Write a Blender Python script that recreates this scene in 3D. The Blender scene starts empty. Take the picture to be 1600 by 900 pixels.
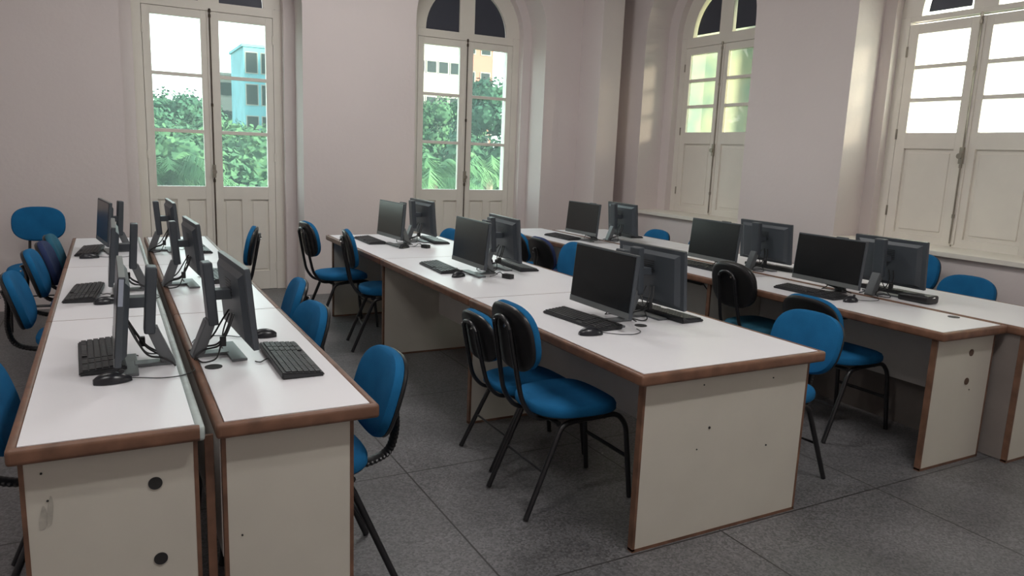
import bpy, bmesh, math, random
from mathutils import Vector, Matrix
random.seed(7)
PI = math.pi
S = bpy.context.scene
C = S.collection

# ---------------------------------------------------------------- camera
CAM = Vector((0, 0, 1.5497)); YAW, PITCH, ROLL, FPX = .5002, -.1804, .0397, 1159.6
cp, sp = math.cos(PITCH), math.sin(PITCH)
fw = Vector((math.sin(YAW)*cp, math.cos(YAW)*cp, sp)); rt = Vector((math.cos(YAW), -math.sin(YAW), 0)); up = rt.cross(fw)
r2 = math.cos(ROLL)*rt + math.sin(ROLL)*up; u2 = -math.sin(ROLL)*rt + math.cos(ROLL)*up
cd = bpy.data.cameras.new('camera'); cam = bpy.data.objects.new('camera', cd); C.objects.link(cam)
cd.sensor_width = 36; cd.lens = FPX/1600*36; cd.clip_start = .05; cd.clip_end = 400
m = Matrix((r2, u2, -fw)).transposed().to_4x4(); m.translation = CAM; cam.matrix_world = m
S.camera = cam

# ---------------------------------------------------------------- world, sun, exposure
SKY = 4.5
w = bpy.data.worlds.new('world'); S.world = w; w.use_nodes = True
nt = w.node_tree; nt.nodes.clear()
wo = nt.nodes.new('ShaderNodeOutputWorld'); bg = nt.nodes.new('ShaderNodeBackground')
tc = nt.nodes.new('ShaderNodeTexCoord'); sep = nt.nodes.new('ShaderNodeSeparateXYZ'); rp = nt.nodes.new('ShaderNodeValToRGB')
nt.links.new(tc.outputs['Generated'], sep.inputs[0]); nt.links.new(sep.outputs['Z'], rp.inputs[0])
rp.color_ramp.elements[0].position = 0; rp.color_ramp.elements[0].color = (.95, 1, 1, 1)
rp.color_ramp.elements[1].position = .8; rp.color_ramp.elements[1].color = (.72, .86, 1, 1)
nt.links.new(rp.outputs[0], bg.inputs[0]); bg.inputs[1].default_value = SKY; nt.links.new(bg.outputs[0], wo.inputs[0])
sd = bpy.data.lights.new('sun', 'SUN'); so = bpy.data.objects.new('sun', sd); C.objects.link(so)
sd.energy = 26; sd.angle = .16; sd.color = (1, .93, .78)
so.rotation_euler = Vector((-.60, .80, -.22)).to_track_quat('-Z', 'Y').to_euler()
V = S.view_settings; V.view_transform = 'Standard'; V.look = 'None'; V.gamma = 1; V.use_curve_mapping = False; V.exposure = .2
FILL_W = 46
S.cycles.max_bounces = 8; S.cycles.diffuse_bounces = 6; S.cycles.transparent_max_bounces = 12
S.cycles.use_denoising = True; S.cycles.sample_clamp_indirect = 6

# ---------------------------------------------------------------- materials
def mat(name, col, rough=.6, metal=0, spec=.5, noise=0, nscale=8, bump=0, bscale=60, var=None, coat=0):
    M = bpy.data.materials.new(name); M.use_nodes = True; N = M.node_tree; b = N.nodes['Principled BSDF']
    b.inputs['Base Color'].default_value = (*col, 1); b.inputs['Roughness'].default_value = rough
    b.inputs['Metallic'].default_value = metal; b.inputs['Specular IOR Level'].default_value = spec
    b.inputs['Coat Weight'].default_value = coat
    t = N.nodes.new('ShaderNodeTexCoord')
    if noise or var:
        n = N.nodes.new('ShaderNodeTexNoise'); n.inputs['Scale'].default_value = nscale; n.inputs['Detail'].default_value = 5
        N.links.new(t.outputs['Object'], n.inputs['Vector'])
        r = N.nodes.new('ShaderNodeValToRGB'); r.color_ramp.elements[0].position = .3; r.color_ramp.elements[1].position = .7
        a = tuple(c*(1-noise) for c in col) if var is None else var
        r.color_ramp.elements[0].color = (*a, 1); r.color_ramp.elements[1].color = (*(min(1, c*(1+noise)) for c in col), 1)
        N.links.new(n.outputs['Fac'], r.inputs[0]); N.links.new(r.outputs[0], b.inputs['Base Color'])
    if bump:
        n2 = N.nodes.new('ShaderNodeTexNoise'); n2.inputs['Scale'].default_value = bscale; n2.inputs['Detail'].default_value = 3
        N.links.new(t.outputs['Object'], n2.inputs['Vector'])
        bp = N.nodes.new('ShaderNodeBump'); bp.inputs['Strength'].default_value = bump; bp.inputs['Distance'].default_value = .01
        N.links.new(n2.outputs['Fac'], bp.inputs['Height']); N.links.new(bp.outputs[0], b.inputs['Normal'])
    return M

M = {}
M['wall'] = mat('wall_paint', (.71, .645, .637), .75, spec=.25, noise=.02, nscale=1.3, bump=.15, bscale=25)
M['ceil'] = mat('ceiling_paint', (.7, .68, .65), .9, noise=.02)
M['paint'] = mat('cream_gloss_paint', (.77, .735, .67), .45, noise=.03, nscale=4)
M['laminate'] = mat('white_laminate', (.80, .795, .825), .34, spec=.5, noise=.012, nscale=3)
M['panel'] = mat('cream_laminate', (.555, .53, .465), .55, noise=.03, nscale=5)
M['white_panel'] = mat('white_board', (.62, .59, .56), .6, noise=.02)
M['shaded_board'] = mat('shaded_grey_brown_board', (.20, .175, .16), .7, noise=.08)  # board under the desks, its shade put into the colour
M['nosing'] = mat('brown_wood_edge', (.168, .084, .052), .45, noise=.3, nscale=14)
M['edge'] = mat('brown_edge_band', (.155, .080, .050), .5, noise=.3, nscale=12)
M['strip'] = mat('grey_aluminium_strip', (.42, .48, .47), .4, noise=.1, nscale=20)
M['hole'] = mat('dark_hole', (.02, .02, .02), .6)
M['holeb'] = mat('brown_hole', (.10, .06, .04), .7)
M['scuff'] = mat('grey_scuff', (.42, .40, .35), .7, noise=.2, nscale=30)
M['fabric'] = mat('blue_fabric', (.012, .125, .29), .9, spec=.15, noise=.12, nscale=9, bump=.25, bscale=350)
M['fabric2'] = mat('teal_fabric', (.03, .13, .20), .9, spec=.2, noise=.12, nscale=9, bump=.25, bscale=350)
M['navy'] = mat('navy_fabric', (.030, .045, .12), .85, spec=.2, noise=.1, nscale=9, bump=.2, bscale=350)
M['shell'] = mat('black_plastic_shell', (.012, .012, .013), .38, spec=.5, noise=.1)
M['tube'] = mat('black_painted_steel', (.012, .012, .014), .3, spec=.6, noise=.1)
M['chrome'] = mat('bolt_chrome', (.7, .7, .7), .2, metal=1)
M['screen'] = mat('black_screen_glass', (.008, .009, .010), .25, spec=.5, noise=.05)
M['housing'] = mat('dark_grey_plastic', (.058, .068, .080), .42, spec=.5, noise=.06, nscale=5)
M['chin'] = mat('mid_grey_plastic', (.13, .14, .14), .4, noise=.05)
M['alu'] = mat('silver_grey_metal', (.15, .16, .168), .42, metal=.3, noise=.06)
M['kb'] = mat('charcoal_plastic', (.022, .023, .026), .5, noise=.08)
M['key'] = mat('charcoal_keys', (.030, .031, .034), .45, noise=.08)
M['mouse'] = mat('black_mouse_plastic', (.016, .017, .022), .28, noise=.08)
M['cable'] = mat('black_cable', (.015, .015, .016), .5, noise=.05)
M['bolt'] = mat('dark_brown_iron', (.07, .05, .035), .5, metal=.3, noise=.3, nscale=20)
M['brass'] = mat('worn_steel', (.35, .32, .27), .35, metal=.8, noise=.2)
M['film'] = mat('dark_navy_film', (.050, .055, .078), .5, noise=.06, nscale=3)
M['gap'] = mat('dark_gap', (.05, .045, .04), .8)

def glass_clear():
    G = bpy.data.materials.new('clear_glass'); G.use_nodes = True; N = G.node_tree; N.nodes.clear()
    o = N.nodes.new('ShaderNodeOutputMaterial'); mx = N.nodes.new('ShaderNodeMixShader'); t = N.nodes.new('ShaderNodeBsdfTransparent')
    t.inputs[0].default_value = (.90, .97, .93, 1)
    g = N.nodes.new('ShaderNodeBsdfGlossy'); g.inputs['Roughness'].default_value = .05
    mx.inputs[0].default_value = .05
    N.links.new(t.outputs[0], mx.inputs[1]); N.links.new(g.outputs[0], mx.inputs[2])
    d = N.nodes.new('ShaderNodeBsdfTranslucent'); d.inputs[0].default_value = (.75, 1, .92, 1); m2 = N.nodes.new('ShaderNodeMixShader'); m2.inputs[0].default_value = .035
    N.links.new(mx.outputs[0], m2.inputs[1]); N.links.new(d.outputs[0], m2.inputs[2]); N.links.new(m2.outputs[0], o.inputs[0]); return G
def glass_frost(name, ca, cb, sc, clear=.20):
    G = bpy.data.materials.new(name); G.use_nodes = True; N = G.node_tree; N.nodes.clear()
    o = N.nodes.new('ShaderNodeOutputMaterial'); t = N.nodes.new('ShaderNodeBsdfTranslucent')
    tc = N.nodes.new('ShaderNodeTexCoord'); n = N.nodes.new('ShaderNodeTexNoise'); n.inputs['Scale'].default_value = sc
    r = N.nodes.new('ShaderNodeValToRGB'); r.color_ramp.elements[0].position = .35; r.color_ramp.elements[1].position = .65
    r.color_ramp.elements[0].color = (*ca, 1); r.color_ramp.elements[1].color = (*cb, 1)
    N.links.new(tc.outputs['Object'], n.inputs['Vector']); N.links.new(n.outputs['Fac'], r.inputs[0]); N.links.new(r.outputs[0], t.inputs[0])
    g = N.nodes.new('ShaderNodeBsdfGlossy'); g.inputs['Roughness'].default_value = .2; mx = N.nodes.new('ShaderNodeMixShader'); mx.inputs[0].default_value = .04
    N.links.new(t.outputs[0], mx.inputs[1]); N.links.new(g.outputs[0], mx.inputs[2])
    tp = N.nodes.new('ShaderNodeBsdfTransparent'); tp.inputs[0].default_value = (1, .97, .88, 1); m2 = N.nodes.new('ShaderNodeMixShader'); m2.inputs[0].default_value = clear
    N.links.new(mx.outputs[0], m2.inputs[1]); N.links.new(tp.outputs[0], m2.inputs[2]); N.links.new(m2.outputs[0], o.inputs[0]); return G
M['glass'] = glass_clear()
M['frost_tree_light'] = glass_frost('frosted_glass_tree_light', (.12, .20, .17), (.27, .29, .21), 1.7, .2)  # green light from the trees behind is put into the pane colour
M['frost_white'] = glass_frost('frosted_white_glass', (.86, .95, .90), (.97, 1, .98), 3)

def floor_mat():
    F = mat('terrazzo_floor', (.2, .2, .2), .38, spec=.45); N = F.node_tree; b = N.nodes['Principled BSDF']
    tc = N.nodes.new('ShaderNodeTexCoord'); L = N.links.new
    n1 = N.nodes.new('ShaderNodeTexNoise'); n1.inputs['Scale'].default_value = 1.6; n1.inputs['Detail'].default_value = 6
    n2 = N.nodes.new('ShaderNodeTexVoronoi'); n2.inputs['Scale'].default_value = 120
    L(tc.outputs['Object'], n1.inputs['Vector']); L(tc.outputs['Object'], n2.inputs['Vector'])
    r1 = N.nodes.new('ShaderNodeValToRGB'); r1.color_ramp.elements[0].position = .3; r1.color_ramp.elements[1].position = .72
    r1.color_ramp.elements[0].color = (.088, .087, .090, 1); r1.color_ramp.elements[1].color = (.145, .142, .146, 1); L(n1.outputs['Fac'], r1.inputs[0])
    r2 = N.nodes.new('ShaderNodeValToRGB'); r2.color_ramp.elements[0].position = .0; r2.color_ramp.elements[1].position = 1
    r2.color_ramp.elements[0].color = (.70, .70, .70, 1); r2.color_ramp.elements[1].color = (1.5, 1.5, 1.5, 1)
    sc = N.nodes.new('ShaderNodeSeparateColor'); L(n2.outputs['Color'], sc.inputs[0]); L(sc.outputs[0], r2.inputs[0])
    mu = N.nodes.new('ShaderNodeMix'); mu.data_type = 'RGBA'; mu.blend_type = 'MULTIPLY'; mu.inputs[0].default_value = 1
    L(r1.outputs[0], mu.inputs[6]); L(r2.outputs[0], mu.inputs[7])
    sx = N.nodes.new('ShaderNodeSeparateXYZ'); L(tc.outputs['Object'], sx.inputs[0])
    def joint(sock, off, step):
        a = N.nodes.new('ShaderNodeMath'); a.operation = 'ADD'; a.inputs[1].default_value = -off+step*20+.004; L(sock, a.inputs[0])
        q = N.nodes.new('ShaderNodeMath'); q.operation = 'MODULO'; q.inputs[1].default_value = step; L(a.outputs[0], q.inputs[0])
        l = N.nodes.new('ShaderNodeMath'); l.operation = 'LESS_THAN'; l.inputs[1].default_value = .008; L(q.outputs[0], l.inputs[0]); return l
    jx = joint(sx.outputs[0], 1.205, 1.018); jy = joint(sx.outputs[1], 2.127, 1.068)
    mxm = N.nodes.new('ShaderNodeMath'); mxm.operation = 'MAXIMUM'; L(jx.outputs[0], mxm.inputs[0]); L(jy.outputs[0], mxm.inputs[1])
    m3 = N.nodes.new('ShaderNodeMix'); m3.data_type = 'RGBA'; L(mxm.outputs[0], m3.inputs[0]); L(mu.outputs[2], m3.inputs[6]); m3.inputs[7].default_value = (.035, .033, .033, 1)
    L(m3.outputs[2], b.inputs['Base Color'])
    rr = N.nodes.new('ShaderNodeMapRange'); L(n1.outputs['Fac'], rr.inputs[0]); rr.inputs[3].default_value = .3; rr.inputs[4].default_value = .5; L(rr.outputs[0], b.inputs['Roughness'])
    return F
M['floor'] = floor_mat()

# ---------------------------------------------------------------- helpers
def obj(name, bm, material, parent=None, smooth=False, loc=None):
    me = bpy.data.meshes.new(name); bmesh.ops.recalc_face_normals(bm, faces=bm.faces); bm.to_mesh(me); bm.free()
    if smooth:
        for p in me.polygons: p.use_smooth = True
        me.set_sharp_from_angle(angle=math.radians(42))
    o = bpy.data.objects.new(name, me); C.objects.link(o)
    for mm in (material if isinstance(material, (list, tuple)) else [material]): me.materials.append(M[mm] if isinstance(mm, str) else mm)
    if parent: o.parent = parent
    if loc: o.location = loc
    return o
def thing(name, label, cat, loc=(0, 0, 0), rotz=0, group=None, kind=None):
    o = bpy.data.objects.new(name, None); C.objects.link(o); o.location = loc; o.rotation_euler = (0, 0, rotz); o.empty_display_size = .1
    if label: o['label'] = label
    if cat: o['category'] = cat
    if group: o['group'] = group
    if kind: o['kind'] = kind
    return o
def tag(o, label, cat, group=None, kind=None):
    o['label'] = label; o['category'] = cat
    if group: o['group'] = group
    if kind: o['kind'] = kind
    return o
def struct(o): o['kind'] = 'structure'; return o
def box(bm, x0, x1, y0, y1, z0, z1, bev=0, mi=0):
    r = bmesh.ops.create_cube(bm, size=1); vs = r['verts']
    for v in vs: v.co = Vector(((x0+x1)/2+v.co.x*(x1-x0), (y0+y1)/2+v.co.y*(y1-y0), (z0+z1)/2+v.co.z*(z1-z0)))
    fs = set(f for v in vs for f in v.link_faces)
    for f in fs: f.material_index = mi
    if bev:
        es = list(set(e for v in vs for e in v.link_edges))
        r = bmesh.ops.bevel(bm, geom=es, offset=bev, segments=3, affect='EDGES', profile=.6)
        for f in r['faces']: f.material_index = mi
    return vs
def nb(): return bmesh.new()
def bx(*a, **k): b = nb(); box(b, *a, **k); return b
def cyl(bm, c, r, axis, h, seg=20, mi=0):
    res = bmesh.ops.create_cone(bm, cap_ends=True, segments=seg, radius1=r, radius2=r, depth=h)
    q = Vector((0, 0, 1)).rotation_difference(Vector(axis)).to_matrix()
    for v in res['verts']: v.co = q @ v.co + Vector(c)
    for f in set(f for v in res['verts'] for f in v.link_faces): f.material_index = mi
def fillet(pts, rad, n=5):
    pts = [Vector(p) for p in pts]; out = [pts[0]]
    for i in range(1, len(pts)-1):
        a, b, c = pts[i-1], pts[i], pts[i+1]; d1 = (a-b); d2 = (c-b); r = min(rad, d1.length*.45, d2.length*.45)
        p, q = b+d1.normalized()*r, b+d2.normalized()*r
        for k in range(n+1):
            t = k/n; out.append((1-t)**2*p+2*t*(1-t)*b+t*t*q)
    out.append(pts[-1]); return out
def tube(bm, pts, r, seg=8, rad=0, sx=1, rib=0):
    """sweep a circle along pts; sx widens it sideways; rib makes a corrugated sleeve"""
    P = fillet(pts, rad) if rad else [Vector(p) for p in pts]
    if rib:
        Q = []; 
        for a, b in zip(P, P[1:]):
            n = max(1, int((b-a).length/.006)); Q += [a.lerp(b, k/n) for k in range(n)]
        P = Q+[P[-1]]
    rings = []; nrm = None
    for i, p in enumerate(P):
        t = (P[min(i+1, len(P)-1)]-P[max(i-1, 0)]).normalized()
        if nrm is None:
            a = Vector((0, 1, 0)) if abs(t.y) < .9 else Vector((1, 0, 0)); nrm = (a-t*a.dot(t)).normalized()
        else: nrm = (nrm-t*nrm.dot(t)).normalized()
        bn = t.cross(nrm); rr = r*(1+rib*(1 if i % 2 else -1)*.5)
        rings.append([bm.verts.new(p+nrm*math.cos(2*PI*k/seg)*rr*sx+bn*math.sin(2*PI*k/seg)*rr) for k in range(seg)])
    for a, b in zip(rings, rings[1:]):
        for k in range(seg): bm.faces.new((a[k], a[(k+1) % seg], b[(k+1) % seg], b[k]))
    bm.faces.new(rings[0][::-1]); bm.faces.new(rings[-1])
def dup(root, loc, rotz, label=None, group=None, swap=None):
    r = root.copy(); C.objects.link(r); r.location = loc; r.rotation_euler = (0, 0, rotz)
    if label: r['label'] = label
    if group: r['group'] = group
    for ch in list(root.children):
        c = ch.copy(); C.objects.link(c); c.parent = r
        for g in list(ch.children):
            d = g.copy(); C.objects.link(d); d.parent = c
    return r

# ================================================================ room shell
H = 4.3; XL, XR, YB, YF = -2.6, 5.57, 7.72, -1.6     # inner faces: left, right, back, rear
def arch_pts(w, z0, zs, n=20):
    """outline of an arched opening from bottom-left over the arch to bottom-right, as (u, z)"""
    return [(-w, z0), (-w, zs)]+[(-w*math.cos(PI*k/n), zs+w*math.sin(PI*k/n)) for k in range(1, n)]+[(w, zs), (w, z0)]
def wall_layer(bm, f, u0, u1, d0, d1, ops, top=H, mi=0):
    """slab with arched openings. f(u,d,z)->Vector. ops: (centre, half width, z0, zspring)"""
    cols = []; u = u0
    for (c, w, z0, zs) in sorted(ops):
        cols.append((u, c-w, None)); cols.append((c-w, c+w, (c, w, z0, zs))); u = c+w
    cols.append((u, u1, None))
    def quad(a, b, c, d):
        fc = bm.faces.new([bm.verts.new(x) for x in (a, b, c, d)]); fc.material_index = mi
    for (a, b, op) in cols:
        if op is None:
            for d in (d0, d1): quad(f(a, d, 0), f(b, d, 0), f(b, d, top), f(a, d, top))
            continue
        c, w, z0, zs = op; n = 24
        for d in (d0, d1):
            if z0 > 0: quad(f(a, d, 0), f(b, d, 0), f(b, d, z0), f(a, d, z0))
            for k in range(n):
                ua, ub = -w*math.cos(PI*k/n), -w*math.cos(PI*(k+1)/n); za, zb = zs+w*math.sin(PI*k/n), zs+w*math.sin(PI*(k+1)/n)
                quad(f(c+ua, d, za), f(c+ub, d, zb), f(c+ub, d, top), f(c+ua, d, top))
        pts = arch_pts(w, z0, zs, n)
        for p, q in zip(pts, pts[1:]): quad(f(c+p[0], d0, p[1]), f(c+q[0], d0, q[1]), f(c+q[0], d1, q[1]), f(c+p[0], d1, p[1]))
        if z0 > 0: quad(f(c-w, d0, z0), f(c+w, d0, z0), f(c+w, d1, z0), f(c-w, d1, z0))
    for uu in (u0, u1): quad(f(uu, d0, 0), f(uu, d1, 0), f(uu, d1, top), f(uu, d0, top))
    quad(f(u0, d0, top), f(u1, d0, top), f(u1, d1, top), f(u0, d1, top))
ZS = 2.89
def fb(u, d, z): return Vector((u, YB+d, z))
def fr(u, d, z): return Vector((XR+d, u, z))
DOORS = [.957, 3.745]; WINS = [6.35, 3.57, .77]
D1, D2, D3 = .35, .50, .75
b = nb()
wall_layer(b, fb, XL-.75, XR+.75, 0, D1, [(c, .80, 0, ZS) for c in DOORS])
wall_layer(b, fb, XL-.75, XR+.75, D1, D2, [(c, .69, 0, ZS) for c in DOORS])
wall_layer(b, fb, XL-.75, XR+.75, D2, D3, [(c, .64, 0, ZS) for c in DOORS])
bmesh.ops.remove_doubles(b, verts=b.verts, dist=.0005)
struct(obj('wall_back', b, 'wall'))
b = nb(); hw = {6.35: .84, 3.57: .80, .77: .80}
wall_layer(b, fr, YF-.75, YB, 0, D1-.02, [(c, hw[c], .935, ZS+.03) for c in WINS])
wall_layer(b, fr, YF-.75, YB, D1-.02, D2-.04, [(c, .69, .935, ZS+.03) for c in WINS])
wall_layer(b, fr, YF-.75, YB, D2-.04, D3, [(c, .64, .935, ZS+.03) for c in WINS])
bmesh.ops.remove_doubles(b, verts=b.verts, dist=.0005)
struct(obj('wall_right', b, 'wall'))
struct(obj('wall_left', bx(XL-.3, XL, YF-.3, YB, 0, H), 'wall'))
b = bx(XL-.3, XR+.75, YF-.3, YF, 0, H)
struct(obj('wall_front', b, 'wall'))
struct(obj('ceiling', bx(XL-.8, XR+.8, YF-.8, YB+.8, H, H+.2), 'ceil'))
struct(obj('floor', bx(XL-.8, XR+.8, YF-.8, YB+.8, -.2, 0), 'floor'))
# square corner column
b = nb(); box(b, 5.03, 5.32, 7.30, YB, 0, H, bev=.006); struct(obj('trim_1', b, 'wall'))
# window sills
for i, c in enumerate(WINS):
    b = nb(); box(b, XR-.045, XR+.46, c-hw[c]-.03, c+hw[c]+.03, .90, .939, bev=.006); struct(obj('trim_%d' % (i+2), b, 'paint'))

# ---------------------------------------------------------------- french doors and windows
def opening(name, f, c, d, z0, ztop, zg0, zg1, zt, npanel, gap, pane_mat, fan_mat, label):
    """two glazed leaves under a half-round fanlight. f(u,d,z); d = depth of the leaf plane"""
    root = thing(name, None, None, kind='structure')
    hw_, ro, ri = .605, .695, .512
    def fbox(b, u0, u1, da, db, za, zb, bev=0):
        p, q = f(u0, da, za), f(u1, db, zb)
        box(b, min(p.x, q.x), max(p.x, q.x), min(p.y, q.y), max(p.y, q.y), min(p.z, q.z), max(p.z, q.z), bev=bev)
    # fixed frame: jambs, transom, mullion and arch ring
    b = nb()
    for s in (-1, 1): fbox(b, c+s*hw_, c+s*ro, d-.02, d+.09, z0, zt-.002)
    slit = .018 if name == 'window_2' else 0
    fbox(b, c-hw_, c+hw_, d-.02, d+.09, ztop+slit, zt, bev=.004)
    fbox(b, c-.095, c+.095, d-.015, d+.07, zt-.01, zt+ri-.004, bev=.004)
    fbox(b, c-hw_, c+hw_, d+.024, d+.09, z0, z0+.03); fbox(b, c-hw_-.002, c+hw_+.002, d+.024, d+.06, ztop-.03 if not slit else ztop+slit, zt)
    fbox(b, c-.03, c+.03, d+.024, d+.04, z0, ztop)
    for s in (-1, 1): fbox(b, c+s*(hw_-.02), c+s*(ro-.01), d+.024, d+.06, z0, ztop)
    n = 28; R = [[], [], [], []]
    for k in range(n+1):
        a = PI*k/n
        for j, (rr, dd) in enumerate(((ri, d-.02), (ro, d-.02), (ro, d+.09), (ri, d+.09))):
            R[j].append(b.verts.new(f(c-rr*math.cos(a), dd, zt+rr*math.sin(a))))
    for k in range(n):
        for j in range(4):
            j2 = (j+1) % 4; b.faces.new((R[j][k], R[j][k+1], R[j2][k+1], R[j2][k]))
    fr_ = obj('frame', b, 'paint', root)
    # fanlight sheets
    for s in (-1, 1):
        b = nb(); g = gap
        pts = [(s*(.095+g), zt+g)]
        rr = ri-g*1.2-.003; a0 = math.asin(min(1, g/rr)) if g else 0; a1 = math.acos(min(1, (.095+g)/rr))
        for k in range(15):
            a = a0+(a1-a0)*k/14; pts.append((s*rr*math.cos(a), zt+rr*math.sin(a)))
        fa = [b.verts.new(f(c+p[0], d+.01, p[1])) for p in pts]; fb_ = [b.verts.new(f(c+p[0], d+.016, p[1])) for p in pts]
        b.faces.new(fa); b.faces.new(fb_[::-1])
        for k in range(len(pts)): k2 = (k+1) % len(pts); b.faces.new((fa[k], fa[k2], fb_[k2], fb_[k]))
        obj('blackout_sheet', b, fan_mat, root)
        if g:
            b = nb(); pts = [(s*.09, zt)]+[(s*ri*math.cos(PI/2*k/14), zt+ri*math.sin(PI/2*k/14)) for k in range(15)]
            fa = [b.verts.new(f(c+p[0], d+.04, p[1])) for p in pts]; fb_ = [b.verts.new(f(c+p[0], d+.045, p[1])) for p in pts]
            b.faces.new(fa); b.faces.new(fb_[::-1])
            for k in range(len(pts)): k2 = (k+1) % len(pts); b.faces.new((fa[k], fa[k2], fb_[k2], fb_[k]))
            obj('glass_pane', b, pane_mat, root)
    # leaves
    for s in (-1, 1):
        ui, uo = c+s*.004, c+s*(hw_-.004)
        g0, g1 = (c+s*.085, c+s*.53) if npanel == 2 else (c+s*.085, c+s*.515)
        b = nb(); T = .045
        fbox(b, ui, g0, d-T/2, d+T/2, z0+.003, ztop-.004, bev=.003)
        fbox(b, g1, uo, d-T/2, d+T/2, z0+.003, ztop-.004, bev=.003)
        fbox(b, g0, g1, d-T/2, d+T/2, zg1, ztop-.005)
        zp1 = zg0-.13; zp0 = z0+(.2 if npanel == 2 else .07)
        fbox(b, g0, g1, d-T/2, d+T/2, zp1, zg0)
        fbox(b, g0, g1, d-T/2, d+T/2, z0+.003, zp0)
        if npanel == 2:
            um = (g0+g1)/2; fbox(b, um-.045, um+.045, d-T/2, d+T/2, zp0, zp1)
        ph = (zg1-zg0)/3
        for k in (1, 2): fbox(b, g0, g1, d-T/2+.004, d+T/2-.004, zg0+ph*k-.017, zg0+ph*k+.017, bev=.003)
        leaf = obj('door_leaf' if npanel == 2 else 'window_leaf', b, 'paint', root)
        # recessed lower panels
        b = nb()
        if npanel == 2:
            for (a, e) in ((g0, um-s*.045), (um+s*.045, g1)):
                fbox(b, a, e, d-.004, d+.012, zp0, zp1)
                fbox(b, a+s*.02, e-s*.02, d-.012, d+.006, zp0+.02, zp1-.02, bev=.005)
        else:
            fbox(b, g0, g1, d-.003, d+.014, zp0, zp1); fbox(b, g0+s*.035, g1-s*.035, d-.012, d+.008, zp0+.035, zp1-.035, bev=.006)
        obj('lower_panel', b, 'paint', leaf)
        for k in range(3):
            b = nb(); fbox(b, g0, g1, d+.004, d+.008, zg0+ph*k+.001, zg0+ph*(k+1)-.001)
            obj('glass_pane', b, pane_mat, leaf)
        b = nb()
        for zz in (z0+.25, (z0+ztop)/2, ztop-.22):
            p = f(uo-s*.001, d-.026, zz); cyl(b, p, .008, (0, 0, 1), .085, 8)
        obj('hinge', b, 'paint' if npanel == 2 else 'brass', leaf)
    # closing strip and long bolt
    b = nb(); fbox(b, c-.028, c+.022, d-.034, d-.022, z0+.02, ztop-.006, bev=.004); obj('meeting_strip', b, 'paint', root)
    b = nb(); p = f(c, d-.043, z0+.03); q = f(c, d-.043, ztop+.02); tube(b, [p, q], .0065, 8)
    for zz in (z0+.25, (z0+ztop)/2-.25, (z0+ztop)/2+.5, ztop-.05, ztop): cyl(b, f(c, d-.043, zz), .012, (0, 0, 1), .03, 10)
    rod = obj('bolt_rod', b, 'bolt' if npanel == 2 else 'brass', root)
    zb = 1.24 if npanel == 2 else 1.66
    b = nb(); fbox(b, c-.016, c+.016, d-.062, d-.034, zb-.06, zb+.07, bev=.005)
    cyl(b, f(c, d-.075, zb), .022, f(0, 1, 0)-f(0, 0, 0), .02, 14); obj('bolt_handle', b, 'brass', rod)
    return root
opening('door_1', fb, DOORS[0], .47, 0.0, 2.80, 1.09, 2.72, 2.885, 2, 0, 'glass', 'film', '')
opening('door_2', fb, DOORS[1], .47, 0.0, 2.80, 1.09, 2.72, 2.885, 2, 0, 'glass', 'film', '')
opening('window_1', fr, WINS[0], .43, .935, 2.81, 1.86, 2.73, 2.92, 1, .028, 'frost_tree_light', 'film', '')
opening('window_2', fr, WINS[1], .43, .935, 2.73, 1.845, 2.645, 2.79, 1, .028, 'frost_white', 'film', '')
opening('window_3', fr, WINS[2], .43, .935, 2.73, 1.86, 2.65, 2.80, 1, .028, 'frost_white', 'film', '')

# ---------------------------------------------------------------- fill lamps, added unseen above the frame
def fill_lamp(x, y, label, pw=1):
    t = thing('fill_lamp', label, 'lamp', (x, y, H), 0, 'added ceiling fill lamps')
    obj('housing', bx(-.62, .62, -.11, .11, -.07, 0, bev=.01), 'paint', t)
    for s in (-1, 1):
        b = nb(); cyl(b, (0, s*.05, -.085), .013, (1, 0, 0), 1.16, 12)
        mt = M.get('tubelight')
        if not mt:
            mt = mat('lit_tube', (1, 1, 1)); mt.node_tree.nodes['Principled BSDF'].inputs['Emission Color'].default_value = (1, .97, .93, 1)
            mt.node_tree.nodes['Principled BSDF'].inputs['Emission Strength'].default_value = 2; M['tubelight'] = mt
        obj('fill_tube', b, 'tubelight', t)
    l = bpy.data.lights.new('fill_light', 'AREA'); l.shape = 'RECTANGLE'; l.size = 1.16; l.size_y = .16; l.energy = FILL_W*pw; l.color = (1, .97, .95)
    lo = bpy.data.objects.new('fill_light', l); C.objects.link(lo); lo.parent = t; lo.location = (0, 0, -.11)
for (x, y, pw, lb) in ((-.8, 1.0, .6, 'over the left side near the camera'), (2.0, .6, 1.15, 'over the right side near the camera'),
                       (-.6, 4.4, .35, 'over the left rows of desks'), (2.2, 5.5, 1.0, 'over the middle row of desks')):
    fill_lamp(x, y, 'added unseen fluorescent fill lamp '+lb, pw)

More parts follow.
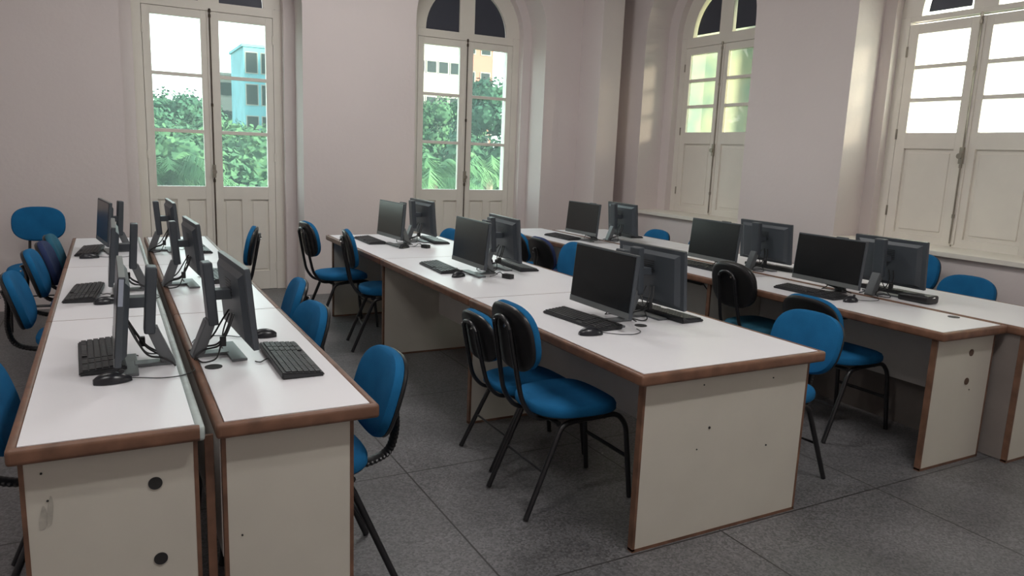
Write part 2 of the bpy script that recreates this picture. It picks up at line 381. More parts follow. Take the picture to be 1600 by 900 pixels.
# ================================================================ desks
TH = .75
def desk(x0, x1, y0, y1, label, first, last, kind, back_mat='nosing', user=('L', 'R'), holes=(), grommet=None, gap_side=None, inset=.05):
    """top from x0..x1, y0..y1; kind 'wide' = users both sides"""
    cx, cy = (x0+x1)/2, (y0+y1)/2
    t = thing('computer_desk', label, 'desk', (cx, cy, 0), 0, 'computer desks in rows')
    hx, hy = (x1-x0)/2, (y1-y0)/2; N = .026
    ya, yb = -hy+(N if first else .004), hy-(N if last else .004)
    obj('tabletop', bx(-hx+N, hx-N, ya, yb, TH-.032, TH), 'laminate', t)
    for e_, on in ((-1, not first), (1, not last)):
        if on: ye = e_*(hy-.0022); obj('seam_shade', bx(-hx+N, hx-N, ye-.0018, ye+.0018, TH-.032, TH-.0006), 'edge', t)  # thin dark strip standing in for the shade in the desk seam
    def nos(a, c_, d, e, m_, bev=.012):
        obj('edge_moulding', bx(a, c_, d, e, TH-.045, TH+.0008, bev=bev), m_, t, smooth=True)
    nos(-hx, -hx+N, -hy+(0 if first else .0015), hy-(0 if last else .0015), 'strip' if back_mat == 'stripL' else 'nosing')
    nos(hx-N, hx, -hy+(0 if first else .0015), hy-(0 if last else .0015), 'strip' if back_mat == 'stripR' else 'nosing')
    if first: nos(-hx+.003, hx-.003, -hy, -hy+N, 'nosing')
    if last: nos(-hx+.003, hx-.003, hy-N, hy, 'nosing')
    # side panels
    for e in ((0, 1) if last else (0,)):
        yp = (-hy+.045) if e == 0 else (hy-.045-.028)
        iL = inset if 'L' in user else .018; iR = inset if 'R' in user else .018
        sp_ = obj('side_panel', bx(-hx+iL+.012, hx-iR-.012, yp, yp+.028, .012, TH-.033), 'panel', t)
        obj('edge_strip', bx(-hx+iL, -hx+iL+.012, yp-.001, yp+.029, .006, TH-.033), 'edge', sp_)
        obj('edge_strip', bx(hx-iR-.012, hx-iR, yp-.001, yp+.029, .006, TH-.033), 'edge', sp_)
        obj('base_strip', bx(-hx+iL, hx-iR, yp-.001, yp+.029, 0, .014), 'edge', sp_)
        if e == 0 and first:
            for (hx_, hz, rr, mm) in holes:
                b = nb(); cyl(b, (hx_-cx, yp-.0012, hz), rr, (0, 1, 0), .003, 24); obj('hole', b, mm, sp_)
            if len(holes) == 4 and holes[0][3] == 'hole' and user == ('L',):
                for (a_, zc_, wd_, hh) in ((-.200, .53, .009, .035), (-.183, .545, .007, .045)):
                    b = nb(); vs_ = [b.verts.new((a_-cx+wd_*math.cos(PI*k/8)+.12*hh*math.sin(PI*k/8), yp-.0008, zc_+hh*math.sin(PI*k/8)*(1+.15*math.cos(5*k)))) for k in range(16)]
                    b.faces.new(vs_); obj('scuff_mark', b, 'scuff', sp_)
    mx = 0 if kind == 'wide' else (hx-.025 if user == ('L',) else -hx+.025)
    mz = {'wide': .30, 'slim': .30}[kind]
    shadeb = user == ('R',) and x0 > 4      # full-height back board of the window-side desks, shade put into its dark colour
    obj('modesty_panel', bx(mx-.009, mx+.009, -hy+.073, hy+(-.073 if last else .042), .012 if shadeb else mz, TH-.034), 'shaded_board' if shadeb else 'white_panel', t)
    if grommet:
        for (gx, gy) in grommet:
            b = nb(); cyl(b, (gx-cx, gy-cy, TH+.001), .03, (0, 0, 1), .003, 24); obj('grommet', b, 'hole', t)
    return t
ordn = ['nearest', 'middle', 'farthest']
rows = {
 'A': (-.270, .208, 2.168, 1.537, 'outer leftmost row', ('L',)),
 'B': (.236, .722, 2.160, 1.537, 'second row from the left', ('R',)),
 'C': (1.714, 2.720, 2.094, 1.536, 'wide middle row', ('L', 'R')),
 'D': (3.612, 4.165, 2.119, 1.624, 'right pair, aisle side', ('L',)),
 'E': (4.178, 4.892, 1.992, 1.607, 'right pair, window side', ('R',)),
}
pin = [.004, .003]
for k, (x0, x1, y0, L, nm, us) in rows.items():
    for i in range(3):
        holes = (); gr = []
        if i == 0:
            if k == 'A': holes = ((.075, .582, .0185, 'hole'), (.08, .347, .0185, 'hole'), (-.187, .58, .003, 'hole'), (-.197, .66, .003, 'hole'))
            if k == 'B': holes = ((.305, .374, .003, 'hole'),); gr = [(.30, 2.76)]
            if k == 'C': holes = ((2.065, .663, .003, 'hole'), (2.114, .475, .0055, 'hole'), (2.055, .39, .003, 'hole'), (2.453, .346, .004, 'hole'), (2.456, .649, .003, 'hole')); gr = [(2.235, 2.775)]
            if k == 'D': holes = ((3.945, .611, .019, 'holeb'), (3.94, .455, .019, 'holeb'), (3.975, .405, .003, 'hole')); gr = [(4.08, 2.36)]
            if k == 'E': holes = ((4.5, .4, .003, 'hole'),)
        ins = .022 if k in 'AD' else (.072 if k == 'B' else .045)
        lb = {'A': 'narrow white-topped desk, {} of the outer left row'+(', two cable holes in its end' if i == 0 else ''),
              'B': 'narrow white-topped desk, {} of the second row from the left',
              'C': 'wide white-topped cream desk, {} of the middle row',
              'D': 'white-topped brown-edged desk, {} of the right aisle-side row',
              'E': 'white-topped desk, {} of the row beside the windows'}[k].format(ordn[i])
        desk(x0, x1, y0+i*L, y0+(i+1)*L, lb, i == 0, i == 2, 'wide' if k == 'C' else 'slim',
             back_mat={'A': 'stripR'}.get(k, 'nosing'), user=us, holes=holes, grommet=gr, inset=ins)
        if k == 'A' and i == 0:
            pass

# ================================================================ monitors
def pad(w, h, t, n=4.0, seg=40, dome=.35, rings=4, curve=0):
    """cushion in the YZ plane (w along Y, h along Z), thickness along X; front is +X. superellipse outline"""
    b = nb(); outl = []
    for k in range(seg):
        a = 2*PI*k/seg; c_, s_ = math.cos(a), math.sin(a)
        outl.append((abs(c_)**(2/n)*(1 if c_ > 0 else -1)*w/2, abs(s_)**(2/n)*(1 if s_ > 0 else -1)*h/2))
    def P(x, sc, y, z): return Vector((x+curve*((y*sc)/(w/2))**2, y*sc, z*sc))
    lay = [[b.verts.new(P(0, 1-.02, y, z)) for y, z in outl]]
    lay.append([b.verts.new(P(t*.12, 1, y, z)) for y, z in outl])
    lay.append([b.verts.new(P(t*.55, 1, y, z)) for y, z in outl])
    lay.append([b.verts.new(P(t*.82, .965, y, z)) for y, z in outl])
    lay.append([b.verts.new(P(t*.95, .88, y, z)) for y, z in outl])
    lay.append([b.verts.new(P(t, .6, y, z)) for y, z in outl])
    lay.append([b.verts.new(P(t*1.02, .3, y, z)) for y, z in outl])
    for a, c_ in zip(lay, lay[1:]):
        for k in range(seg): b.faces.new((a[k], a[(k+1) % seg], c_[(k+1) % seg], c_[k]))
    for ring, x in ((lay[0], 0), (lay[-1], t*1.03)):
        v = b.verts.new((x+0, 0, 0))
        for k in range(seg): b.faces.new((ring[k], ring[(k+1) % seg], v))
    return b
def make_monitor():
    t = thing('monitor', '', 'monitor', group='monitors on the desks')
    # local frame: stand foot at origin, screen looks to +X
    b = nb(); box(b, -.022, .11, -.028, .028, 0, .012, bev=.003)
    box(b, .10, .155, -.135, .135, 0, .010, bev=.003)
    obj('stand_base', b, 'alu', t)
    b = nb()
    pts = [(-.022, .0), (.022, .0), (.068, .125), (.032, .135)]
    fs = [[b.verts.new((x, s*.03, z+.008)) for x, z in pts] for s in (-1, 1)]
    b.faces.new(fs[0]); b.faces.new(fs[1][::-1])
    for k in range(4): k2 = (k+1) % 4; b.faces.new((fs[0][k], fs[0][k2], fs[1][k2], fs[1][k]))
    bmesh.ops.bevel(b, geom=list(b.edges), offset=.004, segments=2, affect='EDGES'); obj('stand_neck', b, 'alu', t)
    b = nb(); box(b, -.018, .018, -.037, .037, -.120, .120, bev=.008)
    c_ = obj('stand_column', b, 'housing', t, loc=(.050, 0, .238)); c_.rotation_euler = (0, math.radians(-4), 0)
    obj('arm', bx(.06, .13, -.03, .03, .215, .252, bev=.004), 'housing', t)
    # head: tilted back a little
    hd_rot = (0, math.radians(-5), 0)
    b = nb(); box(b, -.010, .010, -.250, .250, -.148, .148, bev=.004)
    bb = box(b, -.0045, .0045, -.246, .246, -.144, .144)
    for v in bb:
        if v.co.x < 0: v.co = Vector((-.026, v.co.y*.80, -.006+v.co.z*.80))
    head = obj('screen_housing', b, 'housing', t, loc=(.150, 0, .213)); head.rotation_euler = hd_rot
    obj('display', bx(.0101, .0118, -.243, .243, -.118, .141), 'screen', head)
    obj('chin', bx(.0101, .0125, -.247, .247, -.146, -.1185), 'chin', head)
    obj('top_edge', bx(-.0095, .0095, -.246, .246, .1475, .1495), 'chin', head)
    b = nb()
    for k in range(6): box(b, -.0275, -.0255, -.05, .05, .02+k*.011, .024+k*.011)
    obj('vent', b, 'shell', head)
    b = nb()
    for (y0, y1, y2) in ((-.05, -.075, -.03), (-.02, -.05, .01), (.04, .07, .03)):
        tube(b, [(.125, y0, .16), (.105, y1, .115), (.07, y1*1.1, .05), (.02, y2, .03), (-.012, y2*1.5, .012), (-.018, y2*2.2, .006)], .0035, 6, rad=.03)
    tube(b, [(.12, .0, .155), (.10, .01, .10), (.075, -.05, .035), (.05, -.11, .008), (.0, -.13, .006), (-.012, -.06, .006)], .003, 6, rad=.03)
    box(b, .07, .09, -.09, -.068, .05, .085, bev=.003)
    obj('cable', b, 'cable', t, smooth=True)
    return t
mon0 = make_monitor(); used = [False]
def put(proto, flag, loc, rz, label, group=None):
    if not flag[0]:
        flag[0] = True; proto.location = loc; proto.rotation_euler = (0, 0, rz); proto['label'] = label
        if group: proto['group'] = group
        return proto
    return dup(proto, loc, rz, label, group)
rw = {'A': 'the outer left row', 'B': 'the second left row', 'Cl': 'the middle row, left side', 'Cr': 'the middle row, right side', 'D': 'the right aisle-side row', 'E': 'the right window-side row'}
R_ = math.radians
mons = [
 ('A', 0, .160, 2.87, 180), ('A', 1, .150, 4.36, 180), ('A', 2, .110, 5.92, 188),
 ('B', 0, .262, 2.93, 3), ('B', 1, .255, 4.46, 3), ('B', 2, .250, 5.90, 2),
 ('Cl', 0, 2.235, 2.90, 180), ('Cl', 1, 2.215, 4.36, 180), ('Cl', 2, 2.20, 5.90, 184),
 ('Cr', 0, 2.285, 2.96, 2), ('Cr', 1, 2.265, 4.56, -4), ('Cr', 2, 2.27, 6.10, 2),
 ('D', 0, 4.09, 3.10, 180), ('D', 1, 4.09, 4.11, 180), ('D', 2, 4.09, 5.87, 182),
 ('E', 0, 4.115+.1, 2.98, 0), ('E', 1, 4.215, 4.01, 0), ('E', 2, 4.215, 5.82, -4)]
how = {'A': 'dark monitor seen edge-on', 'B': 'dark monitor seen from behind', 'Cl': 'monitor with black screen', 'Cr': 'monitor showing its back', 'D': 'monitor with black screen', 'E': 'monitor showing its back'}
for (k, i, x, y, a) in mons:
    put(mon0, used, (x, y, TH+.0005), R_(a), '%s, %s desk of %s' % (how[k], ordn[i], rw[k]))

# label on the edge of the nearest monitor of the outer left row
M['sticker'] = mat('pale_blue_sticker', (.34, .38, .46), .5, noise=.05)
hd_ = [c_ for c_ in mon0.children if c_.name.startswith('screen_housing')][0]
obj('sticker', bx(-.006, .008, .2502, .2512, .055, .143), 'sticker', hd_)
# dark filler board between the two left rows
t = thing('filler_board', 'dark brown board closing the gap between the two left rows', 'board', (.222, 2.23, 0))
obj('board', bx(-.0125, .0125, -.006, .006, 0, .70, bev=.002), 'edge', t)
for x, y, lb in ((2.24, 4.16, 'small black power adapter on the middle desk of the middle row'), (2.27, 5.66, 'small black power adapter on the farthest desk of the middle row')):
    t = thing('power_adapter', lb, 'adapter', (x, y, TH+.0005), .4, 'power adapters'); obj('body', bx(-.022, .022, -.035, .035, 0, .028, bev=.005), 'shell', t)
    b = nb(); tube(b, [(0, .033, .012), (-.01, .06, .04), (-.03, .085, .01), (-.05, .11, .004)], .0025, 6, rad=.02); obj('cord', b, 'cable', t, smooth=True)
t = thing('power_strip', 'black power strip under the middle aisle-side desk', 'power strip', (4.10, 4.55, .60)); obj('body', bx(-.02, .02, -.19, .19, -.025, .025, bev=.006), 'shell', t)
b = nb(); tube(b, [(0, -.18, 0), (-.03, -.30, -.06), (-.02, -.5, .05), (0, -.62, .11)], .005, 6, rad=.08); obj('cord', b, 'cable', t, smooth=True)
b = nb(); tube(b, [(4.0, 3.35, .716), (3.99, 3.2, .64), (3.98, 3.0, .60), (4.0, 2.86, .66), (4.02, 2.80, .716)], .005, 6, rad=.08)
tag(obj('hanging_cable', b, 'cable', smooth=True), 'black cable hanging in a loop under the nearest aisle-side desk', 'cable')

# ================================================================ keyboards and mice
def make_keyboard():
    t = thing('keyboard', '', 'keyboard', group='computer keyboards')
    b = nb()     # local: long axis Y (0.45), depth X (0.145), back edge at -X is higher
    vs = box(b, -.0725, .0725, -.225, .225, 0, .012)
    for v in vs:
        if v.co.x < 0 and v.co.z > .005: v.co.z = .024
    bmesh.ops.bevel(b, geom=list(b.edges), offset=.004, segments=2, affect='EDGES'); obj('body', b, 'kb', t, smooth=True)
    b = nb()
    def z_at(x): return .024-(x+.0725)/.145*.012
    for r in range(6):
        x = -.058+r*.0205
        y = -.216
        blocks = [(-.216, .072), (.080, .132), (.140, .216)]
        for (ya, yb) in blocks:
            if r == 5 and ya < 0:
                seq = [.022, .018, .018, .10, .018, .018, .022]; y = ya
                for wd in seq: box(b, x, x+.0165, y, y+wd, z_at(x)-.001, z_at(x)+.0045); y += wd+.0042
                continue
            n = round((yb-ya)/.0192); st = (yb-ya)/n
            for q in range(n): box(b, x, x+.0165, ya+q*st, ya+q*st+st-.003, z_at(x)-.001, z_at(x)+.0045)
    obj('keys', b, 'key', t)
    b = nb(); tube(b, [(-.07, .03, .012), (-.085, .035, .004), (-.105, .01, .003), (-.12, .03, .003)], .002, 6, rad=.03); obj('cord', b, 'cable', t, smooth=True)
    return t
kb0 = make_keyboard(); kused = [False]
# for users on the left side (facing +X) the depth axis is turned by 180 degrees
kbs = [
 ('A', 0, -.055, 3.02, 180+2), ('A', 1, -.135, 4.31, 180-5), ('A', 2, -.135, 5.93, 180-5),
 ('B', 0, .565, 2.742, 0), ('B', 1, .56, 4.66, 2), ('B', 2, .56, 5.9, 2),
 ('Cl', 0, 2.012, 2.96, 180+5), ('Cl', 1, 1.965, 4.64, 180-3), ('Cl', 2, 1.955, 6.17, 180),
 ('Cr', 0, 2.52, 2.96, 3), ('Cr', 1, 2.53, 4.58, -4), ('Cr', 2, 2.52, 6.08, -5),
 ('D', 0, 3.86, 3.15, 180+2), ('D', 1, 3.93, 4.22, 180), ('D', 2, 3.88, 6.12, 180),
 ('E', 0, 4.475, 2.99, 0), ('E', 1, 4.50, 4.03, 3), ('E', 2, 4.68, 6.16, -6)]
for (k, i, x, y, a) in kbs:
    put(kb0, kused, (x, y, TH+.0005), R_(a), 'charcoal keyboard on the %s desk of %s' % (ordn[i], rw[k]))
def make_mouse():
    t = thing('mouse', '', 'mouse', group='computer mice')
    b = nb(); L_, W_, H_ = .115, .062, .036; n = 14; rings = []
    for i in range(n+1):
        u = i/n; x = -L_/2+L_*u; wd = W_/2*(math.sin(PI*min(max(u, .02), .98))**.42)*(1-.10*u); ht = H_*(math.sin(PI*(.06+.88*u)**.85)**.6)
        ring = [b.verts.new((x, wd*math.cos(a), max(.001, ht*math.sin(a)))) for a in [PI*k/10 for k in range(11)]]; rings.append(ring)
    for a, c_ in zip(rings, rings[1:]):
        for k in range(10): b.faces.new((a[k], a[k+1], c_[k+1], c_[k]))
        b.faces.new((a[0], c_[0], c_[-1], a[-1]))
    b.faces.new(rings[0]); b.faces.new(rings[-1][::-1]); obj('body', b, 'mouse', t, smooth=True)
    b = nb(); cyl(b, (.027, 0, .034), .008, (0, 1, 0), .007, 12); obj('scroll_wheel', b, 'cable', t, smooth=True)
    b = nb(); tube(b, [(.055, 0, .008), (.09, 0, .003), (.13, -.03, .003), (.20, -.045, .003), (.26, .0, .003), (.265, .06, .003)], .0018, 6, rad=.05); obj('cord', b, 'cable', t, smooth=True)
    return t
ms0 = make_mouse(); mused = [False]
for (k, i, x, y, a) in [('A', 0, -.02, 2.69, 8), ('A', 1, -.035, 4.04, 20), ('A', 2, -.135, 5.62, 10), ('B', 0, .535, 3.14, 170), ('Cl', 0, 1.895, 2.705, -10), ('Cl', 1, 1.955, 4.30, 25),
                        ('Cl', 2, 2.10, 5.70, 30), ('D', 0, 3.88, 2.865, 0), ('Cr', 1, 2.44, 4.86, 100)]:
    put(ms0, mused, (x, y, TH+.0005), R_(a), 'small black mouse on the %s desk of %s' % (ordn[i], rw[k]))
# black pouch on the window-side row
b = nb(); box(b, -.055, .055, -.10, .10, 0, .05, bev=.016)
for v in b.verts: v.co.z *= (1-.25*max(0, v.co.y/.125)); v.co.x *= 1+.04*math.sin(v.co.y*60)
t = thing('pouch', 'black soft pouch on the nearest window-side desk, beside the keyboard', 'pouch', (4.325, 2.735, TH+.0005), .05)
obj('body', b, 'shell', t, smooth=True)
b = nb(); tube(b, [(-.02, -.096, .036), (0, -.104, .040), (.02, -.096, .036)], .003, 6); obj('zip_pull', b, 'chrome', t)

# ================================================================ chairs
def chair_base(t, zs=.44):
    for s in (-1, 1):
        b = nb(); tube(b, [(-.275, s*.178, .004), (-.105, s*.165, .405), (-.02, s*.16, zs-.028)], .0125, 10, rad=.05); obj('leg', b, 'tube', t, smooth=True)
        b = nb(); tube(b, [(-.02, s*.16, zs-.028), (.185, s*.165, zs-.022), (.235, s*.168, .36), (.275, s*.178, .004)], .0125, 10, rad=.06); obj('leg', b, 'tube', t, smooth=True)
    b = nb(); tube(b, [(.258, -.172, .20), (.258, .172, .20)], .010, 8); obj('stretcher', b, 'tube', t, smooth=True)
    b = nb(); tube(b, [(-.19, -.17, .20), (-.19, .17, .20)], .006, 8); obj('stretcher', b, 'tube', t, smooth=True)
    for xx in (-.12, .12): b = nb(); tube(b, [(xx, -.16, zs-.03), (xx, .16, zs-.03)], .012, 8); obj('seat_rail', b, 'tube', t, smooth=True)
def seat_parts(t, fab, zs=.44):
    bs = pad(.415, .415, .052, n=3.0, curve=0)
    rot = Matrix.Rotation(-PI/2, 4, 'Y')        # +X -> +Z
    bmesh.ops.transform(bs, matrix=rot, verts=bs.verts)
    for v in bs.verts:
        if v.co.x > .12: v.co.z -= (v.co.x-.12)**2*1.6
        v.co.y *= 1+.06*(v.co.x/.2)
    o = obj('seat', bs, fab, t, smooth=True, loc=(.005, 0, zs))
    bs = pad(.40, .40, .016, n=3.0); bmesh.ops.transform(bs, matrix=rot, verts=bs.verts)
    for v in bs.verts: v.co.z = -v.co.z; v.co.y *= 1+.06*(v.co.x/.2)
    obj('seat_shell', bs, 'shell', o, smooth=True, loc=(0, 0, .004))
def make_chair_tubes(fab, w_=.355, h_=.30, zc=.775, xb=-.285, shell='shell', seatfab=None):
    """seat and oval back on two bent tubes"""
    t = thing('office_chair', '', 'chair', group='padded chairs'); chair_base(t); seat_parts(t, seatfab or fab)
    o = obj('backrest', pad(w_, h_, .036, n=2.7, curve=.022), fab, t, smooth=True, loc=(xb, 0, zc)); o.rotation_euler = (0, R_(-11), 0)
    bs = pad(w_*.99, h_*.99, .022, n=2.7, curve=-.022)
    for v in bs.verts: v.co.x = -v.co.x
    obj('back_shell', bs, shell, o, smooth=True)
    for s in (-1, 1):
        b = nb(); tube(b, [(-.10, s*.085, .412), (-.20, s*.085, .415), (-.265, s*.085, .50), (xb-.016, s*.075, zc-.1), (xb-.044, s*.07, zc+.05)], .011, 10, rad=.07)
        obj('back_upright', b, 'tube', t, smooth=True)
    b = nb(); tube(b, [(xb-.044, -.07, zc+.045), (xb-.050, -.05, zc+.080), (xb-.053, 0, zc+.094), (xb-.050, .05, zc+.080), (xb-.044, .07, zc+.045)], .011, 10, rad=.03)
    br = obj('back_bracket', b, 'tube', t, smooth=True)
    b = nb()
    for s in (-1, 1): cyl(b, (xb-.060, s*.055, zc+.062), .007, (1, 0, 0), .008, 10)
    obj('bolt', b, 'chrome', br)
    return t
def make_chair_bar(fab):
    """seat and wide back carried by one ribbed bar"""
    t = thing('office_chair', '', 'chair', group='padded chairs'); chair_base(t); seat_parts(t, fab)
    xb, zc = -.285, .665; w_, h_ = .395, .315
    o = obj('backrest', pad(w_, h_, .04, n=2.7, curve=.022), fab, t, smooth=True, loc=(xb, 0, zc)); o.rotation_euler = (0, R_(-17), 0)
    bs = pad(w_*.99, h_*.99, .022, n=2.7, curve=-.022)
    for v in bs.verts: v.co.x = -v.co.x
    obj('back_shell', bs, 'shell', o, smooth=True)
    b = nb(); tube(b, fillet([(-.08, 0, .405), (-.20, 0, .385), (-.31, 0, .42), (-.335, 0, .52), (xb-.034, 0, zc), (xb-.056, 0, zc+.06)], .08, 6), .0135, 10, sx=2.0, rib=.16)
    br = obj('back_support', b, 'shell', t, smooth=True)
    b = nb()
    for z in (zc+.02, zc+.05): cyl(b, (xb-.068, 0, z), .007, (1, 0, 0), .008, 10)
    obj('bolt', b, 'chrome', br)
    return t
protos = {'tube': (make_chair_tubes('fabric'), [False]), 'bar': (make_chair_bar('fabric'), [False]), 'black': (make_chair_tubes('shell', .37, .30, .76, seatfab='fabric2'), [False]),
          'navy': (make_chair_bar('navy'), [False]), 'teal': (make_chair_bar('fabric2'), [False]), 'low': (make_chair_tubes('fabric', .39, .29, .80), [False])}
chairs = [
 ('bar', -.105, 2.82, -3, 'blue chair half cut off by the left edge, beside the nearest outer left desk'),
 ('bar', -.185, 4.68, -2, 'blue chair with ribbed black back bar, nearest fully visible at the outer left row'),
 ('bar', -.165, 5.57, -2, 'bright blue chair in front of the navy one at the outer left row'),
 ('navy', -.12, 6.0, -2, 'navy chair between bright blue and teal chairs at the outer left row'),
 ('teal', -.10, 6.43, -2, 'teal chair overlapping the wall-side chair at the end of the outer left row'),
 ('low', -.54, 7.12, -92, 'blue chair against the back wall left of the desks, its back facing front'),
 ('bar', .575, 2.53, 180, 'blue chair with ribbed bar at the near corner of the second row'),
 ('bar', .53, 3.42, 184, 'blue chair under the second row, next behind the corner one'),
 ('bar', .60, 4.12, 174, 'blue chair under the second row, third from its near corner'),
 ('tube', .665, 5.92, 168, 'blue chair on two black bars before the left glazed door'),
 ('tube', 1.775, 2.72, 0, 'black-backed chair with blue seat, nearest of the pair at the middle row'),
 ('tube', 1.86, 3.22, 0, 'lower black-backed chair with blue seat, partly behind its taller neighbour'),
 ('tube', 1.88, 5.52, -10, 'blue chair seen edge-on at the left side of the middle row'),
 ('tube', 1.72, 6.25, 6, 'blue chair at the far left corner of the middle row'),
 ('bar', 2.80, 2.47, 184, 'bright blue chair facing the camera behind the middle row near corner'),
 ('tube', 2.70, 4.50, 180, 'blue chair back showing just left of the nearest large black screen'),
 ('bar', 2.54, 6.42, 180, 'blue chair top peeking over the middle row before the right glazed door'),
 ('bar', 3.765, 2.82, 0, 'black-backed chair with a blue rim at the nearest aisle-side desk'),
 ('black', 3.82, 3.50, 0, 'chair with all-black back and teal seat at the aisle-side row'),
 ('navy', 3.66, 5.68, 0, 'dark navy chair at the far aisle-side desk'),
 ('bar', 3.68, 6.17, 0, 'dark-backed chair with blue edge right of the middle screen pair'),
 ('bar', 5.02, 2.98, 184, 'low blue chair nearest the right edge under the second window'),
 ('tube', 5.10, 3.43, 180, 'tall blue chair behind the nearest window-side monitor'),
 ('bar', 4.92, 5.56, 180, 'blue chair almost hidden behind the middle aisle-side monitor'),
 ('bar', 4.72, 6.05, 180, 'blue chair back below the first window sill'),
]
for (k, x, y, a, lb) in chairs:
    p, fl = protos[k]; o = put(p, fl, (x, y, 0), R_(a), lb)
    if lb.startswith('lower'): o.scale = (1, 1, .84)

# ================================================================ outside
GR = -6.0
M['ground'] = mat('garden_ground', (.06, .10, .05), .9, noise=.3, nscale=.6)
struct(obj('ground', bx(-90, 130, YB+1.0, 160, GR-.2, GR), 'ground'))
struct(obj('ground', bx(XR+1.0, 130, -90, YB+1.0, GR-.2, GR), 'ground'))
def leafmat(name, a, b_):
    L = mat(name, b_, .8, var=a, nscale=1.4, spec=.1); N = L.node_tree; bs = N.nodes['Principled BSDF']
    return L
M['leaf1'] = leafmat('leaves_mid_green', (.022, .055, .030), (.05, .10, .048))
M['leaf2'] = leafmat('leaves_dark_green', (.014, .042, .028), (.032, .072, .042))
M['leaf3'] = leafmat('leaves_palm_green', (.03, .08, .035), (.09, .16, .07))
M['trunk'] = mat('bark', (.10, .08, .06), .9, noise=.3)
def tree(name, label, x, y, ztop, rx, ry, rz, leaf, n=32000, ls=.18, seed=1):
    rnd = random.Random(seed); t = thing(name, label, 'tree', (x, y, GR), 0, 'trees outside the glazed doors')
    b = nb(); tube(b, [(0, 0, 0), (.1, 0, (ztop-GR)*.4), (0, .1, ztop-GR-rz)], .22, 8); obj('trunk', b, 'trunk', t)
    b = nb(); zc = ztop-GR-rz; lobes = []
    for k in range(80):
        a = rnd.uniform(0, 2*PI); q = rnd.uniform(-.8, .85); rr = math.sqrt(1-q*q)
        lobes.append((Vector((rx*.74*rr*math.cos(a), ry*.74*rr*math.sin(a), zc+rz*.78*q)), rnd.uniform(.16, .30)*min(rx, rz)))
    for (c_, r_) in lobes+[(Vector((0, 0, zc)), min(rx, rz)*.72)]:
        r = bmesh.ops.create_icosphere(b, subdivisions=2, radius=r_*.62)
        for v in r['verts']: v.co = v.co*(1+rnd.uniform(-.1, .1))+c_
    core = (Vector((0, 0, zc)), min(rx, rz)*.72)
    for k in range(n):
        c_, r_ = lobes[rnd.randrange(len(lobes))] if k % 4 else core
        d = Vector((rnd.gauss(0, 1), rnd.gauss(0, 1), rnd.gauss(0, 1))).normalized(); p = c_+d*r_*rnd.uniform(.70, 1.18)
        u = d.cross(Vector((rnd.gauss(0, 1), rnd.gauss(0, 1), rnd.gauss(0, 1)))).normalized(); v_ = (d*rnd.uniform(-.6, .6)+d.cross(u)).normalized(); s_ = ls*rnd.uniform(.5, 1)
        b.faces.new([b.verts.new(p+u*s_*.5), b.verts.new(p+v_*s_), b.verts.new(p-u*s_*.5), b.verts.new(p-v_*s_*.3)])
    obj('foliage', b, leaf, t)
def ray(px, py, y):
    d = fw+(px-800)/FPX*r2-(py-450)/FPX*u2; return CAM+d*(y/d.y)
p = ray(262, 108, 34); tree('tree', 'rounded green tree outside the left pane of the left door', p.x-.3, 34, p.z+.2, 3.4, 2.6, 5.0, 'leaf2', seed=3)
p = ray(366, 146, 27); tree('tree', 'light green tree outside the right pane of the left door', p.x+.2, 27, p.z+.2, 2.6, 2.4, 4.4, 'leaf1', seed=4)
p = ray(300, 172, 20.5); tree('tree', 'low green shrub-like tree across both panes of the left door', p.x, 20.5, p.z+.1, 3.6, 2.4, 3.6, 'leaf1', seed=5)
p = ray(692, 112, 31); tree('tree', 'mid green tree outside the left pane of the right-hand door', p.x+.2, 31, p.z+.2, 2.4, 2.3, 5.4, 'leaf1', seed=6)
p = ray(776, 66, 25); tree('tree', 'tall dark green tree outside the right pane of the right-hand door', p.x+.35, 25, p.z+.2, 2.3, 2.2, 5.6, 'leaf2', seed=8)
p = ray(700, 180, 20); tree('tree', 'bushy green tree low behind the right-hand door', p.x+.6, 20, p.z+.1, 3.0, 2.2, 3.8, 'leaf1', seed=9)
tree('tree', 'broad green tree outside the first window on the right', 14.5, 15.5, 5.6, 3.2, 3.2, 4.4, 'leaf1', n=9000, seed=12)
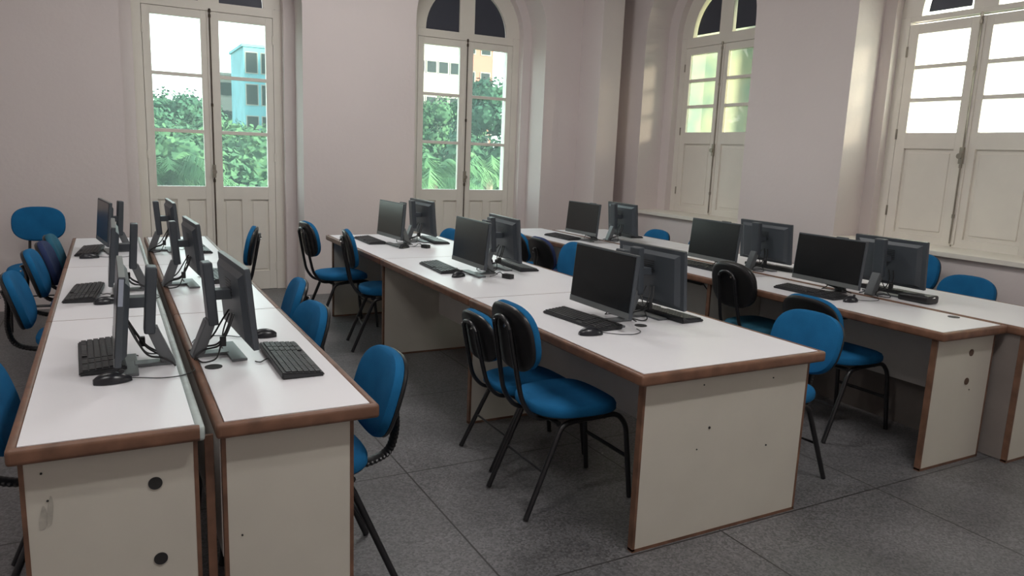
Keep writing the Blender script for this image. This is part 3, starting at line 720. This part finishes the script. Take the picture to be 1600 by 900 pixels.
def palm(px, py, y, label, seed):
    rnd = random.Random(seed); p = ray(px, py, y); t = thing('palm_tree', label, 'palm', (p.x, y, GR), 0, 'palms outside the right-hand door')
    h = p.z-GR-.6; b = nb(); tube(b, [(0, 0, 0), (.1, 0, h*.5), (0, 0, h)], .12, 8); obj('trunk', b, 'trunk', t)
    b = nb()
    for k in range(24):
        a = rnd.uniform(0, 2*PI); el = rnd.uniform(.25, 1.25); L_ = rnd.uniform(1.4, 2.2); d = Vector((math.cos(a), math.sin(a), 0))
        prev = Vector((0, 0, h))
        for q in range(22):
            u = (q+1)/22; pt = Vector((0, 0, h))+d*L_*u*math.cos(el)+Vector((0, 0, L_*u*math.sin(el)-L_*.75*u*u))
            tg = (pt-prev).normalized(); sd_ = tg.cross(Vector((0, 0, 1))).normalized(); ll = .42*math.sin(PI*(.12+.8*u))
            b.faces.new([b.verts.new(prev+sd_*.012), b.verts.new(pt+sd_*.01), b.verts.new(pt-sd_*.01), b.verts.new(prev-sd_*.012)])
            for s in (-1, 1):
                for e in (0, .5):
                    o_ = prev.lerp(pt, e); e1 = o_+sd_*s*ll*.8+tg*ll*.5-Vector((0, 0, ll*rnd.uniform(.25, .8)))
                    b.faces.new([b.verts.new(o_), b.verts.new(o_+tg*.030), b.verts.new(e1)])
            prev = pt
    obj('fronds', b, 'leaf3', t)
palm(676, 232, 13.5, 'palm with light fronds low in the left pane of the right-hand door', 2)
palm(764, 236, 15.8, 'palm with arching fronds low in the right pane of the right-hand door', 5)
palm(256, 235, 15, 'pale palm low in the left pane of the left door', 7)
M['cream_b'] = mat('cream_render', (.20, .185, .165), .9, noise=.03, nscale=.3)
M['salmon'] = mat('salmon_render', (.24, .075, .055), .9, noise=.05, nscale=.3)
M['turq'] = mat('turquoise_render', (.085, .22, .26), .9, noise=.18, nscale=.5)
M['winb'] = mat('building_window_dark', (.02, .022, .025), .9, spec=0)
def building(label, px0, px1, pytop, y, material, cols, rws, ww, wh, depth=8):
    a, c_ = ray(px0, pytop, y), ray(px1, pytop, y); wd = c_.x-a.x; h = (a.z+c_.z)/2-GR
    t = thing('apartment_building', label, 'building', ((a.x+c_.x)/2, y, GR), 0, 'buildings beyond the trees')
    b = nb(); box(b, -wd/2, wd/2, 0, depth, 0, h); box(b, -wd/2-.15, wd/2+.15, -.15, depth+.15, h, h+.25); obj('walls', b, material, t)
    for i in range(cols):
        for j in range(rws):
            x = -wd/2+wd*(i+.5)/cols; z = h-1.4-j*2.9
            f_ = obj('window_frame', bx(x-ww/2-.08, x+ww/2+.08, -.06, .02, z-wh/2-.08, z+wh/2+.08), 'cream_b', t)
            obj('pane', bx(x-ww/2, x+ww/2, -.08, -.055, z-wh/2, z+wh/2), 'winb', f_)
    return t
building('tall turquoise building in the right pane of the left door', 380, 452, 76, 75, 'turq', 3, 5, 1.0, 1.8)
building('pale cream building beside the turquoise one, behind the left door', 340, 379, 118, 85, 'cream_b', 3, 4, .9, 1.3)
building('cream apartment block with small square windows behind the right-hand door', 628, 722, 20, 60, 'cream_b', 5, 7, .8, .9)
building('salmon building behind the right-hand door', 724, 772, 50, 66, 'salmon', 2, 4, .9, 1.2)
